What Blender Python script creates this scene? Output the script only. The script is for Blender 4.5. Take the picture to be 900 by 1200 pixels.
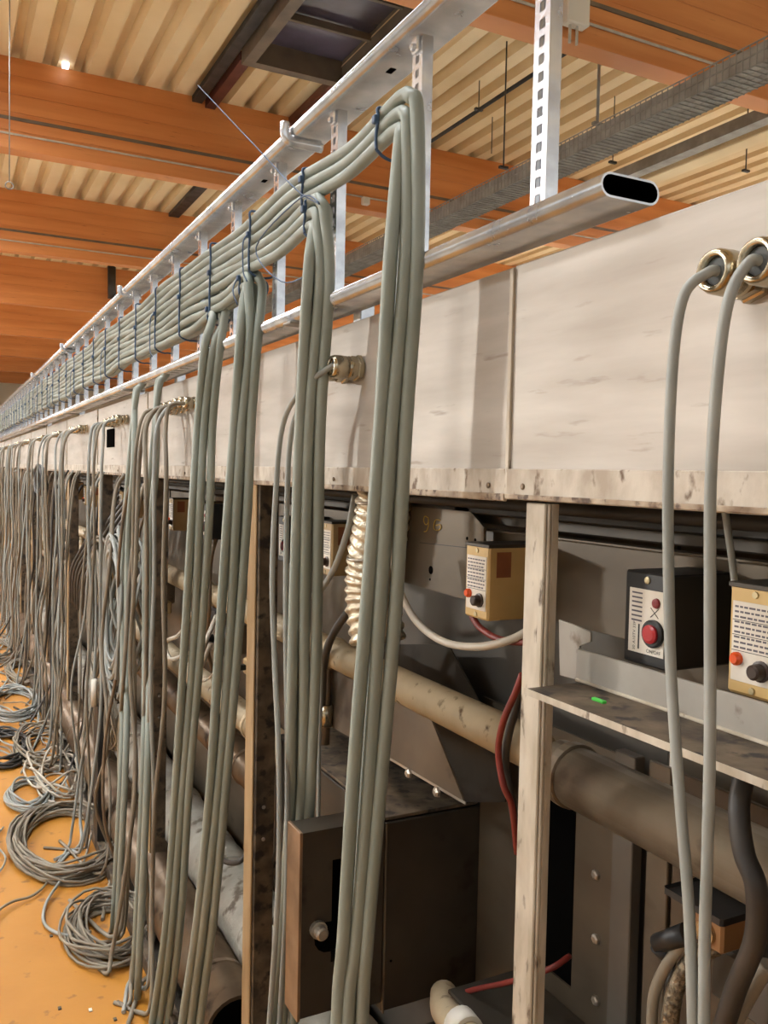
import bpy, math, random
from mathutils import Vector, Matrix, noise
random.seed(7)
for o in list(bpy.data.objects): bpy.data.objects.remove(o, do_unlink=True)
SC = bpy.context.scene
COL = SC.collection
# ------------------------------------------------------------------ camera
F = 1020.0; H = 1.55
dY = Vector(((-70-450)/F, 57/F, -1)).normalized()
upv = Vector((1, -.021, 0)).cross(dY).normalized()
dX = dY.cross(upv)
ROT = Matrix((dX, dY, upv))            # camera axes -> world
CAMP = Vector((0, 0, H))
cd = bpy.data.cameras.new('camera'); cam = bpy.data.objects.new('camera', cd); COL.objects.link(cam)
cd.sensor_fit = 'VERTICAL'; cd.sensor_height = 24.0; cd.lens = 24.0*F/1200
cd.clip_start = .02; cd.clip_end = 200
cam.matrix_world = Matrix.Translation(CAMP) @ ROT.to_4x4()
SC.camera = cam
# ------------------------------------------------------------------ world, exposure
W = bpy.data.worlds.new('world'); SC.world = W; W.use_nodes = True
bg = W.node_tree.nodes['Background']
bg.inputs[0].default_value = (.93, .97, 1.0, 1); bg.inputs[1].default_value = 1.2
SKYLIGHT = 26.0                       # radiance of the added, unseen skylight panes
sl = bpy.data.lights.new('sun', 'SUN'); sl.energy = 1.15; sl.angle = math.radians(2.6); sl.color = (1, .96, .9)
sun = bpy.data.objects.new('sun', sl); COL.objects.link(sun); sun.location = (-20, 25, 7)
sun.rotation_euler = Vector((15, -19, -3.3)).to_track_quat('-Z', 'Y').to_euler()   # low sun through the window band across the aisle
SC.view_settings.view_transform = 'Standard'; SC.view_settings.look = 'None'
SC.view_settings.exposure = .03; SC.view_settings.gamma = 1; SC.view_settings.use_curve_mapping = False

def ray(px, py): return ROT @ Vector(((px-450)/F, -(py-600)/F, -1))
def PX(px, py, x): d = ray(px, py); return CAMP + d*(x/d.x)      # where the sight line meets a plane of the machine
def PY(px, py, y): d = ray(px, py); return CAMP + d*(y/d.y)
def PZ(px, py, z): d = ray(px, py); return CAMP + d*((z-H)/d.z)
ZF = -.44; FK = (H-ZF)/H             # floor level; the low things were first measured on a floor at 0
def FS(p): return CAMP+(Vector(p)-CAMP)*FK
def V(*a): return Vector(a)
def rnd(a, b): return random.uniform(a, b)
# ------------------------------------------------------------------ materials
def lin(c):
    c = c/255.0
    return c/12.92 if c <= .04045 else ((c+.055)/1.055)**2.4
def rgb(r, g, b): return (lin(r), lin(g), lin(b), 1)
MATS = {}
def mat(name, c1, c2=None, rough=.5, metal=0., scale=4., stretch=(1, 1, 1), c3=None, spot=.62, spotscale=None, bump=0., bumpscale=None, detail=6., roughvar=.12, lo=.35, hi=.65):
    m = bpy.data.materials.new(name); m.use_nodes = True
    nt = m.node_tree; N = nt.nodes; L = nt.links
    b = N['Principled BSDF']; b.inputs['Roughness'].default_value = rough; b.inputs['Metallic'].default_value = metal
    b.inputs['Base Color'].default_value = c1
    if name == 'hole_shade': b.inputs['Specular IOR Level'].default_value = 0
    MATS[name] = m
    if c2 is None: return m
    tc = N.new('ShaderNodeTexCoord'); mp = N.new('ShaderNodeMapping'); mp.inputs['Scale'].default_value = stretch
    L.new(tc.outputs['Object'], mp.inputs[0])
    n1 = N.new('ShaderNodeTexNoise'); n1.inputs['Scale'].default_value = scale; n1.inputs['Detail'].default_value = detail
    L.new(mp.outputs[0], n1.inputs['Vector'])
    r1 = N.new('ShaderNodeValToRGB'); r1.color_ramp.elements[0].position = lo; r1.color_ramp.elements[1].position = hi
    r1.color_ramp.elements[0].color = c1; r1.color_ramp.elements[1].color = c2
    L.new(n1.outputs['Fac'], r1.inputs[0]); out = r1.outputs[0]
    if c3 is not None:
        n2 = N.new('ShaderNodeTexNoise'); n2.inputs['Scale'].default_value = spotscale or scale*3; n2.inputs['Detail'].default_value = 8
        L.new(mp.outputs[0], n2.inputs['Vector'])
        r2 = N.new('ShaderNodeValToRGB'); r2.color_ramp.elements[0].position = spot; r2.color_ramp.elements[1].position = min(1, spot+.09)
        r2.color_ramp.elements[0].color = (0, 0, 0, 1); r2.color_ramp.elements[1].color = (1, 1, 1, 1)
        L.new(n2.outputs['Fac'], r2.inputs[0])
        mx = N.new('ShaderNodeMixRGB'); mx.inputs[2].default_value = c3
        L.new(r2.outputs[0], mx.inputs[0]); L.new(out, mx.inputs[1]); out = mx.outputs[0]
    L.new(out, b.inputs['Base Color'])
    rr = N.new('ShaderNodeMapRange'); rr.inputs[3].default_value = max(.03, rough-roughvar); rr.inputs[4].default_value = min(1, rough+roughvar)
    L.new(n1.outputs['Fac'], rr.inputs[0]); L.new(rr.outputs[0], b.inputs['Roughness'])
    if bump:
        n3 = N.new('ShaderNodeTexNoise'); n3.inputs['Scale'].default_value = bumpscale or scale*4; n3.inputs['Detail'].default_value = 5
        L.new(mp.outputs[0], n3.inputs['Vector'])
        bp = N.new('ShaderNodeBump'); bp.inputs['Strength'].default_value = bump; bp.inputs['Distance'].default_value = .01
        L.new(n3.outputs['Fac'], bp.inputs['Height']); L.new(bp.outputs[0], b.inputs['Normal'])
    return m
mat('floor', rgb(192, 132, 46), rgb(176, 117, 36), .5, 0, 1.3, c3=rgb(140, 94, 44), spot=.63, spotscale=14, bump=.06, bumpscale=30)
mat('concrete', rgb(186, 180, 170), rgb(166, 160, 150), .6, 0, 1.5)
mat('deck', rgb(236, 212, 168), rgb(224, 196, 148), .55, 0, .8)
mat('wood', rgb(222, 150, 88), rgb(202, 126, 66), .5, 0, 1.2, (.35, 1, 5), c3=rgb(128, 70, 34), spot=.68, spotscale=9)
mat('white_wall', rgb(226, 214, 190), rgb(214, 200, 176), .7, 0, 1)
mat('galvanised', rgb(232, 234, 236), rgb(196, 199, 205), .24, .75, 14, (1, 1, 1), bump=.04, bumpscale=30, roughvar=.1)
mat('tray_steel', rgb(160, 156, 148), rgb(134, 130, 122), .5, .1, 6)
mat('dark_steel', rgb(66, 62, 58), rgb(52, 48, 44), .5, .3, 6)
mat('red_steel', rgb(96, 48, 36), rgb(80, 38, 30), .5, 0, 4)
mat('frame_grey', rgb(118, 104, 86), rgb(100, 88, 74), .5, 0, 4)
mat('glass_dark', rgb(58, 50, 52), rgb(96, 88, 104), .12, 0, 1.2)  # lilac tone puts reflections into the colour of the dark pane
mat('duct', rgb(186, 178, 167), rgb(164, 155, 143), .5, .12, 7, (1, .35, 2.6), c3=rgb(146, 134, 120), spot=.63, spotscale=16, bump=.05, bumpscale=9, lo=.3, hi=.7)
mat('duct_lip', rgb(194, 184, 168), rgb(162, 148, 130), .6, .05, 22, (1, 1, .6), c3=rgb(100, 78, 56), spot=.6, spotscale=34, bump=.1)
mat('rusty_bead', rgb(176, 158, 134), rgb(120, 96, 72), .6, .05, 24, c3=rgb(78, 58, 42), spot=.54, spotscale=40, bump=.1)
mat('old_paint', rgb(200, 190, 172), rgb(172, 160, 140), .55, 0, 26, (1, 1, .35), c3=rgb(88, 70, 54), spot=.61, spotscale=46, bump=.12, bumpscale=60)
mat('timber', rgb(178, 150, 110), rgb(146, 118, 82), .6, .0, 14, (1, 1, .15), c3=rgb(84, 60, 40), spot=.62, spotscale=20)
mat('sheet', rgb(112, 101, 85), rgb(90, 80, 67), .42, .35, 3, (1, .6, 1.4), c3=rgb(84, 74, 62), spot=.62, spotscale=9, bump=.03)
mat('sheet_light', rgb(176, 172, 162), rgb(156, 150, 140), .5, .1, 5, c3=rgb(110, 98, 82), spot=.64, spotscale=16)
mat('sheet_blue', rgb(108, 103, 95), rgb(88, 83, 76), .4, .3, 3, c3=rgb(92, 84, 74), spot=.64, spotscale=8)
mat('sheet_dark', rgb(74, 67, 57), rgb(58, 52, 44), .45, .3, 4, c3=rgb(50, 40, 32), spot=.6, spotscale=10)
mat('sheet_brown', rgb(106, 93, 77), rgb(84, 72, 59), .42, .3, 4, c3=rgb(60, 46, 34), spot=.6, spotscale=9)
mat('grimy', rgb(112, 96, 76), rgb(62, 52, 41), .6, .05, 16, c3=rgb(40, 33, 27), spot=.54, spotscale=24, bump=.1)
mat('black', rgb(34, 33, 33), rgb(26, 26, 26), .45, 0, 8)
mat('hole_shade', rgb(12, 11, 10), rgb(8, 8, 8), .8, 0, 3)  # near-black coat painting the shade inside holes and openings
mat('pipe_beige', rgb(196, 178, 146), rgb(168, 148, 116), .42, .1, 6, c3=rgb(104, 84, 60), spot=.62, spotscale=28, bump=.05)
mat('pipe_grey', rgb(138, 124, 104), rgb(104, 90, 73), .36, .35, 6, c3=rgb(80, 66, 50), spot=.62, spotscale=12, bump=.05)
mat('pipe_brown', rgb(134, 114, 92), rgb(98, 80, 62), .34, .45, 5, c3=rgb(64, 50, 38), spot=.6, spotscale=9, bump=.06)
mat('insulation', rgb(166, 162, 150), rgb(136, 132, 120), .55, .1, 5, c3=rgb(92, 82, 68), spot=.58, spotscale=12, bump=.9, bumpscale=14)
mat('foil', rgb(226, 214, 190), rgb(186, 172, 148), .38, .7, 26, bump=.5, bumpscale=60)
mat('cable_thick', rgb(147, 153, 143), rgb(131, 138, 128), .5, 0, 7, (1, 1, .3), roughvar=.08)
mat('cable_grey', rgb(158, 160, 154), rgb(138, 140, 134), .5, 0, 7, roughvar=.08)
mat('cable_dusty', rgb(144, 134, 116), rgb(114, 104, 90), .6, 0, 6, roughvar=.08)
mat('cable_dark', rgb(66, 61, 56), rgb(46, 42, 38), .5, 0, 8)
mat('cable_brown', rgb(128, 106, 80), rgb(98, 80, 60), .55, 0, 8)
mat('cable_red', rgb(132, 46, 36), rgb(100, 34, 28), .5, 0, 8)
mat('cable_pale', rgb(196, 188, 172), rgb(176, 166, 150), .5, 0, 8)
mat('braid', rgb(150, 138, 116), rgb(84, 74, 60), .4, .6, 160, bump=.5, bumpscale=160)
mat('tie_blue', rgb(66, 92, 124), rgb(52, 76, 106), .5, 0, 20)
mat('brass', rgb(192, 182, 160), rgb(160, 148, 124), .25, 1., 12)
mat('rubber', rgb(74, 76, 74), rgb(60, 62, 60), .6, 0, 10)
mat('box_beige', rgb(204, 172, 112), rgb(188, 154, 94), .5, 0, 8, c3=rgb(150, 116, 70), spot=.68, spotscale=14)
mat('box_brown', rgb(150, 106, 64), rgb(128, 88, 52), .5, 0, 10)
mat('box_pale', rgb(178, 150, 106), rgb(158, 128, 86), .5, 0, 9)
mat('paper', rgb(226, 218, 204), rgb(206, 196, 180), .6, 0, 12)
mat('ink', rgb(92, 86, 92)); mat('ink_black', rgb(36, 34, 34))
mat('sticker', rgb(150, 92, 56), rgb(132, 78, 48), .6, 0, 20)
mat('red_button', rgb(176, 34, 38), None, .3); mat('red_dark', rgb(120, 28, 30), None, .3)
mat('orange_lens', rgb(226, 84, 30), None, .25)
mat('knob_brown', rgb(58, 40, 30), None, .35)
mat('screw', rgb(190, 176, 140), None, .35, .8)
mat('bolt', rgb(176, 168, 156), None, .35, .7)
mat('chalk', rgb(196, 168, 84), None, .8)
mat('copper_edge', rgb(150, 124, 98), rgb(122, 98, 76), .42, .4, 12)
mat('white_plastic', rgb(228, 222, 208), None, .4)
mat('green_plastic', rgb(72, 190, 70), None, .4)
def emit(name, col, s):
    m = bpy.data.materials.new(name); m.use_nodes = True; nt = m.node_tree; nt.nodes.clear()
    e = nt.nodes.new('ShaderNodeEmission'); e.inputs[0].default_value = col; e.inputs[1].default_value = s
    o = nt.nodes.new('ShaderNodeOutputMaterial'); nt.links.new(e.outputs[0], o.inputs[0]); MATS[name] = m
emit('daylight', (.94, .97, 1, 1), SKYLIGHT)  # glow of the added skylight panes out of view
emit('daylight_gap', (.85, .92, 1, 1), 6)
# ------------------------------------------------------------------ geometry kit
class MB:
    def __init__(s): s.v = []; s.f = []; s.sm = []
    def add(s, vs, fs, smooth=False):
        b = len(s.v); s.v += [Vector(p) for p in vs]; s.f += [tuple(b+i for i in f) for f in fs]; s.sm += [smooth]*len(fs); return s
    def box(s, x0, x1, y0, y1, z0, z1):
        return s.add([(x, y, z) for x in (x0, x1) for y in (y0, y1) for z in (z0, z1)],
                     [(0, 1, 3, 2), (4, 6, 7, 5), (0, 4, 5, 1), (2, 3, 7, 6), (0, 2, 6, 4), (1, 5, 7, 3)])
    def bbox(s, x0, x1, y0, y1, z0, z1, b):
        """box with chamfered edges"""
        vs = []; idx = {}
        for i, x in enumerate((x0, x1)):
            for j, y in enumerate((y0, y1)):
                for k, z in enumerate((z0, z1)):
                    sx, sy, sz = (1-2*i)*b, (1-2*j)*b, (1-2*k)*b
                    for a, p in enumerate(((x, y+sy, z+sz), (x+sx, y, z+sz), (x+sx, y+sy, z))):
                        idx[i, j, k, a] = len(vs); vs.append(p)
        fs = []
        for i in (0, 1): fs.append([idx[i, j, k, 0] for j, k in ((0, 0), (0, 1), (1, 1), (1, 0))][::1 if i == 0 else -1])
        for j in (0, 1): fs.append([idx[i, j, k, 1] for i, k in ((0, 0), (1, 0), (1, 1), (0, 1))][::1 if j == 0 else -1])
        for k in (0, 1): fs.append([idx[i, j, k, 2] for i, j in ((0, 0), (0, 1), (1, 1), (1, 0))][::1 if k == 0 else -1])
        for j in (0, 1):
            for k in (0, 1): fs.append([idx[0, j, k, 1], idx[1, j, k, 1], idx[1, j, k, 2], idx[0, j, k, 2]])
        for i in (0, 1):
            for k in (0, 1): fs.append([idx[i, 0, k, 0], idx[i, 1, k, 0], idx[i, 1, k, 2], idx[i, 0, k, 2]])
        for i in (0, 1):
            for j in (0, 1): fs.append([idx[i, j, 0, 0], idx[i, j, 1, 0], idx[i, j, 1, 1], idx[i, j, 0, 1]])
        for i in (0, 1):
            for j in (0, 1):
                for k in (0, 1): fs.append([idx[i, j, k, 0], idx[i, j, k, 1], idx[i, j, k, 2]])
        return s.add(vs, fs)
    def prism(s, poly, d):
        """polygon (3-D points) extruded by vector d"""
        n = len(poly); d = Vector(d); vs = [Vector(p) for p in poly]; vs += [p+d for p in vs]
        fs = [tuple(range(n)), tuple(range(2*n-1, n-1, -1))]
        fs += [(i, i+n, (i+1) % n+n, (i+1) % n) for i in range(n)]
        return s.add(vs, fs)
    def tube(s, pts, r, n=10, cap=True, closed=False):
        pts = [Vector(p) for p in pts]; m = len(pts); rs = r if isinstance(r, (list, tuple)) else [r]*m
        t0 = (pts[1]-pts[0]).normalized()
        a = Vector((0, 0, 1)) if abs(t0.z) < .8 else Vector((1, 0, 0))
        u = t0.cross(a).normalized(); vs = []
        for i in range(m):
            if closed: t = pts[(i+1) % m]-pts[i-1]
            else: t = pts[min(i+1, m-1)]-pts[max(i-1, 0)]
            t.normalize(); u = (u-t*u.dot(t))
            u = u.normalized() if u.length > 1e-6 else t.orthogonal().normalized()
            w = t.cross(u)
            vs += [pts[i]+(u*math.cos(2*math.pi*k/n)+w*math.sin(2*math.pi*k/n))*rs[i] for k in range(n)]
        fs = []
        for i in range(m if closed else m-1):
            j = (i+1) % m
            fs += [(i*n+k, i*n+(k+1) % n, j*n+(k+1) % n, j*n+k) for k in range(n)]
        s.add(vs, fs, True)
        if cap and not closed:
            b = len(s.v)-len(vs)
            s.f += [tuple(b+k for k in range(n-1, -1, -1)), tuple(b+(m-1)*n+k for k in range(n))]; s.sm += [False, False]
        return s
    def cyl(s, a, b, r, n=20, r2=None): return s.tube([a, b], [r, r if r2 is None else r2], n)
    def lathe(s, o, axis, prof, n=24):
        """prof: (distance along axis, radius)"""
        o = Vector(o); t = Vector(axis).normalized(); u = t.orthogonal().normalized(); w = t.cross(u); vs = []
        for d, r in prof: vs += [o+t*d+(u*math.cos(2*math.pi*k/n)+w*math.sin(2*math.pi*k/n))*r for k in range(n)]
        fs = []
        for i in range(len(prof)-1): fs += [(i*n+k, i*n+(k+1) % n, (i+1)*n+(k+1) % n, (i+1)*n+k) for k in range(n)]
        fs += [tuple(range(n-1, -1, -1)), tuple((len(prof)-1)*n+k for k in range(n))]
        s.add(vs, fs); s.sm[-len(fs):] = [False]*len(fs); return s
    def mesh(s, name, m, off):
        me = bpy.data.meshes.new(name); me.from_pydata([tuple(p-off) for p in s.v], [], s.f); me.update()
        me.polygons.foreach_set('use_smooth', s.sm); me.materials.append(MATS[m])
        import bmesh
        bm = bmesh.new(); bm.from_mesh(me); bmesh.ops.recalc_face_normals(bm, faces=bm.faces); bm.to_mesh(me); bm.free()
        return me
    def build(s, name, m, parent=None, label=None, cat=None, group=None, kind=None):
        if parent is not None: off = wloc(parent)
        else:
            xs = [p.x for p in s.v]; ys = [p.y for p in s.v]; zs = [p.z for p in s.v]
            off = V((min(xs)+max(xs))/2, (min(ys)+max(ys))/2, min(zs))
        o = bpy.data.objects.new(name, s.mesh(name, m, off)); COL.objects.link(o)
        if parent is not None: o.parent = parent
        else: o.location = off
        tag(o, label, cat, group, kind); return o
def wloc(o):
    l = o.location.copy()
    return l + wloc(o.parent) if o.parent else l
def tag(o, label=None, cat=None, group=None, kind=None):
    for k, v in (('label', label), ('category', cat), ('group', group), ('kind', kind)):
        if v: o[k] = v
    return o
def empty(name, loc, label=None, cat=None, group=None, kind=None):
    o = bpy.data.objects.new(name, None); COL.objects.link(o); o.location = loc; o.empty_display_size = .05
    return tag(o, label, cat, group, kind)
def copy_tree(o, delta=None, parent=None, label=None, group=None):
    c = o.copy(); COL.objects.link(c); c.parent = parent
    if delta is not None: c.location = o.location+Vector(delta)
    if label: c['label'] = label
    if group: c['group'] = group
    for ch in [k for k in o.children]: copy_tree(ch, None, c)
    return c
def spline(pts, k=6):
    P = [Vector(p) for p in pts]; P = [P[0]*2-P[1]]+P+[P[-1]*2-P[-2]]; out = []
    for i in range(1, len(P)-2):
        a, b, c, d = P[i-1:i+3]
        for j in range(k):
            t = j/k
            out.append(.5*((2*b)+(c-a)*t+(2*a-5*b+4*c-d)*t*t+(3*b-a-3*c+d)*t**3))
    out.append(P[-2]); return out
def cable(name, pts, r, m, label, group=None, k=6, n=8, parent=None, cat='cable'):
    return MB().tube(spline(pts, k), r, n).build(name, m, parent, label, cat, group)
def text_mesh(name, body, size, M4, m, parent):
    cu = bpy.data.curves.new(name, 'FONT'); cu.body = body; cu.size = size; cu.align_x = 'CENTER'; cu.align_y = 'CENTER'
    t = bpy.data.objects.new(name+'_c', cu); COL.objects.link(t)
    dg = bpy.context.evaluated_depsgraph_get(); me = bpy.data.meshes.new_from_object(t.evaluated_get(dg))
    bpy.data.objects.remove(t, do_unlink=True)
    me.transform(Matrix.Translation(-wloc(parent)) @ M4); me.materials.clear(); me.materials.append(MATS[m])
    o = bpy.data.objects.new(name, me); COL.objects.link(o); o.parent = parent; return o

# ================================================================== the hall
hall = empty('floor', (0, 10, ZF-.1), 'orange-yellow painted aisle floor with added unseen grey concrete beyond', kind='structure')
MB().box(-1.6, 1.6, -8, 42, ZF-.1, ZF).build('painted_aisle', 'floor', hall)
MB().box(-14, -1.6, -8, 42, ZF-.1, ZF).build('bounce_concrete', 'concrete', hall)  # unseen grey field added to make the bounce on the roof less orange
MB().box(1.6, 18, -8, 42, ZF-.1, ZF).build('bounce_concrete', 'concrete', hall)
# corrugated roof deck with openings for the skylights
SKY = [(3.0, 4.0, 6.9, 9.1)] + [(-1.0, .2, y, y+2.2) for y in (2.0, 7.0, 12.0, 17.0, 22.0)] + [(a, a+2.2, y, y+3.4) for a in (-7.5, 11.5) for y in (1.3, 6.3, 11.3, 16.3, 21.3, 26.3)]
deck = MB(); x = -14.0; prof = []
while x < 18:
    prof += [(x, 6.05), (x+.17, 6.05), (x+.21, 6.17), (x+.29, 6.17)]; x += .33
for (xa, za), (xb, zb) in zip(prof, prof[1:]):
    cuts = sorted((c[2], c[3]) for c in SKY if xb > c[0]+.02 and xa < c[1]-.02)
    ys = [-8.0]
    for c in cuts: ys += [c[0], c[1]]
    ys.append(42.0)
    for i in range(0, len(ys), 2):
        deck.add([(xa, ys[i], za), (xb, ys[i], zb), (xb, ys[i+1], zb), (xa, ys[i+1], za)], [(0, 1, 2, 3)])
deck.build('ceiling', 'deck', kind='structure', label='cream corrugated metal roof deck between timber beams')
MB().box(-14, 18, 42, 42.2, ZF, 7).build('wall_far', 'white_wall', kind='structure', label='pale end wall far behind the machine')
MB().box(18, 18.2, -8, 42, ZF, 7).build('wall_right', 'white_wall', kind='structure', label='pale long wall beyond the machine')
MB().box(-14.2, -14, -8, 42, ZF, 4.2).build('wall_left', 'white_wall', kind='structure', label='pale unseen wall under the window band across the aisle, height set to cut low sun')  # unseen; height chosen to keep low sun off the lower machine
MB().box(-14, 18, -8.2, -8, ZF, 2.4).build('wall_rear', 'white_wall', kind='structure', label='pale low unseen wall behind the camera, added to cut low ambient light')  # unseen; put in so less ambient light reaches the low parts
# skylights: the first is in view, the bright rows are added light sources
for i, (x0, x1, y0, y1) in enumerate(SKY):
    w = empty('window_%d' % (i+1), ((x0+x1)/2, (y0+y1)/2, 5.85), label='dark glazed skylight with grey frame beside the timber beam' if i == 0 else ('added unseen bright roof skylight in the row above the aisle' if i < 6 else 'added unseen large roof skylight in the outer rows, brightening the roof'), kind='structure')
    if i: w['group'] = 'added roof skylights above the aisle' if i < 6 else 'added outer roof skylights'
    zt, zb = 6.25, 5.88
    MB().box(x0-.12, x0, y0-.12, y1+.12, zb, zt).build('frame_board', 'frame_grey', w)
    MB().box(x1, x1+.12, y0-.12, y1+.12, zb, zt).build('frame_board', 'frame_grey', w)
    MB().box(x0, x1, y0-.12, y0, zb, zt).build('frame_board', 'frame_grey', w)
    MB().box(x0, x1, y1, y1+.12, zb, zt).build('frame_board', 'frame_grey', w)
    for q in (.34, .67):
        MB().box(x0, x1, y0+(y1-y0)*q-.02, y0+(y1-y0)*q+.02, 6.03, 6.1).build('glazing_bar', 'frame_grey', w)
    MB().box(x0, x1, y0, y1, 6.12, 6.14).build('pane', 'glass_dark' if i == 0 else 'daylight', w)
MB().box(2.88, 3.0, 9.25, 10.66, 5.94, 6.04).build('trim_1', 'red_steel', kind='structure', label='dark red steel trimmer left of the skylight end')
MB().box(3.96, 4.08, 9.25, 10.66, 5.94, 6.04).build('trim_2', 'red_steel', kind='structure', label='dark red steel trimmer right of the skylight end')
MB().box(2.72, 2.84, 5.9, 10.66, 5.98, 6.05).build('trim_3', 'dark_steel', kind='structure', label='dark steel channel along the skylight under the roof')
MB().box(3.6, 3.78, 10.95, 15.66, 5.99, 6.05).build('trim_4', 'dark_steel', kind='structure', label='dark strip under the roof between first and second beams')
# timber beams
names = ['nearest glulam roof beam, top right above the cable ladder', 'glulam roof beam carrying a dark trunking line, below the skylight',
         'second glulam beam behind the skylight, top left', 'third glulam beam behind the skylight', 'fourth glulam beam behind the skylight',
         'fifth glulam beam behind the skylight', 'sixth glulam beam behind the skylight', 'last glulam beam before the pale end wall']
for i, nm in enumerate(names):
    y = 5.72+5*i-(.06 if i else 0)
    b = empty('roof_beam', (2, y+.1, 5.05), nm, 'beam', 'glulam roof beams')
    hs = [5.05, 5.25, 5.45, 5.65, 5.85, 6.05]
    for z0, z1 in zip(hs, hs[1:]):                       # glued boards, a hair out of line
        e = rnd(0, .004)
        MB().bbox(-14, 18, y+e, y+.22, z0+.001, z1-.001, .004).build('board', 'wood', b)
for i in (0, 1, 2):
    y = 5.72+5*i-(.06 if i else 0)
    nm = ['nearest', 'skylight', 'second'][i]
    MB().box(-14, 18, y-.012, y, 5.365, 5.40).build('trunking', 'frame_grey', None, 'dark cable trunking fixed along the %s timber beam' % nm, 'trunking')
    MB().cyl((-14, y-.014, 5.21), (18, y-.014, 5.21), .012, 8).build('beam_conduit', 'cable_pale', None, 'thin pale conduit along the %s timber beam under its trunking' % nm, 'conduit')
MB().box(1.22, 1.29, 10.5, 10.56, 6.0, 6.05).build('light_gap', 'daylight_gap', None, 'tiny bright gap of daylight where roof meets beam', 'gap')
# mesh cable tray, trunking and conduits hung under the roof on the right
t = empty('mesh_tray', (5.25, 9, 4.45), 'grey wire mesh cable tray hung below the roof on rods', 'cable tray')
mm = MB()
for (xx, zz) in ((5.1, 4.62), (5.1, 4.54), (5.1, 4.46), (5.18, 4.46), (5.26, 4.46), (5.34, 4.46), (5.4, 4.46), (5.4, 4.54), (5.4, 4.62)):
    mm.tube([(xx, 2, zz), (xx, 20, zz)], .006, 5)
mm.build('long_wires', 'tray_steel', t, kind='stuff')
mm = MB()
for k in range(300):
    y = 2+k*.06
    for a, b in (((5.1, y, 4.62), (5.1, y, 4.45)), ((5.1, y, 4.45), (5.4, y, 4.45)), ((5.4, y, 4.45), (5.4, y, 4.62))): mm.tube([a, b], .006, 4, False)
mm.build('cross_wires', 'tray_steel', t, kind='stuff')
MB().box(5.102, 5.104, 2, 20, 4.46, 4.6).box(5.104, 5.396, 2, 20, 4.458, 4.46).box(5.396, 5.398, 2, 20, 4.46, 4.6).build('tray_sheet', 'tray_steel', t)
mm = MB()
for k in range(7):
    mm.tube([(5.15+k*.035, 2, 4.48), (5.15+k*.035, 20, 4.48)], .014, 6)
mm.build('tray_cables', 'tray_steel', t, kind='stuff')
MB().box(7.05, 7.2, 2, 30, 5.02, 5.14).build('trunking', 'tray_steel', None, 'long grey steel trunking under the roof at far right', 'trunking')
MB().bbox(7.28, 7.5, 3, 30, 5.0, 5.08, .01).build('lighting_batten', 'deck', None, 'unlit cream lighting batten beside the grey trunking', 'lamp')
MB().cyl((5.5, 5.9, 5.72), (5.5, 22, 5.72), .022, 8).build('roof_conduit', 'dark_steel', None, 'thin dark conduit running under the roof deck', 'conduit')
def rod(px, y0, y1, xx, label, r=.008, m='dark_steel', foot=True):
    a = PX(px, y0, xx); b = PX(px-2, y1, xx)
    o = empty('hanging_rod', (b.x, b.y, b.z), label, 'rod')
    MB().cyl((b.x, b.y, b.z), (b.x, b.y, 6.06), r, 6).build('rod', m, o)
    if foot: MB().box(b.x-.05, b.x+.05, b.y-.02, b.y+.02, b.z-.015, b.z+.01).build('foot_clip', m, o)
    return b
rod(592, 40, 196, 5.25, 'thin dark hanging rod on the mesh tray, left of the tall rung')
rod(702, 10, 145, 5.25, 'pale hanging rod on the mesh tray, right of the tall rung', .014, 'tray_steel')
rod(563, 50, 128, 5.5, 'short hanging wire left of the rod pair', .006)
rod(578, 40, 180, 6.2, 'thin hanging wire between two tray rods', .006, foot=False)
rod(720, 60, 190, 7.12, 'hanging wire above the open rail end', .006)
rod(876, 180, 200, 8.6, 'short hanging wire with pale hook above the steel housing', .008)
a = PY(11, 213, 9.0)
w = empty('hook_wire', a, 'long thin wire with ring hook at top left', 'wire')
MB().cyl(a, (a.x, a.y, 6.06), .006, 6).build('wire', 'tray_steel', w)
MB().tube([a+V(.035*math.cos(q*.52), 0, -.035+.035*math.sin(q*.52)) for q in range(12)], .006, 6, closed=True).build('ring', 'tray_steel', w)
a = PY(690, 12, 5.5)
w = empty('junction_box', a, 'white junction box with two cable stubs on the nearest beam', 'box')
MB().bbox(a.x-.12, a.x+.1, 5.6, 5.7, a.z-.06, a.z+.16, .01).build('body', 'white_plastic', w)
for q in (-.06, .01): MB().cyl((a.x+q, 5.65, a.z-.2), (a.x+q, 5.65, a.z-.06), .012, 8).build('cable_stub', 'cable_pale', w)
a = PY(428, 236, 10.6)
MB().bbox(a.x-.05, a.x+.05, 10.55, 10.63, a.z-.05, a.z+.05, .01).build('sensor_box', 'white_plastic', None, 'small white sensor box on the beam behind the ladder', 'box')
MB().tube([PY(131, 312, 20.5), PY(131, 350, 20.5)], .09, 8).build('spiral_hose', 'dark_steel', None, 'short dark twisted hose hanging below far beams', 'hose')

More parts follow.
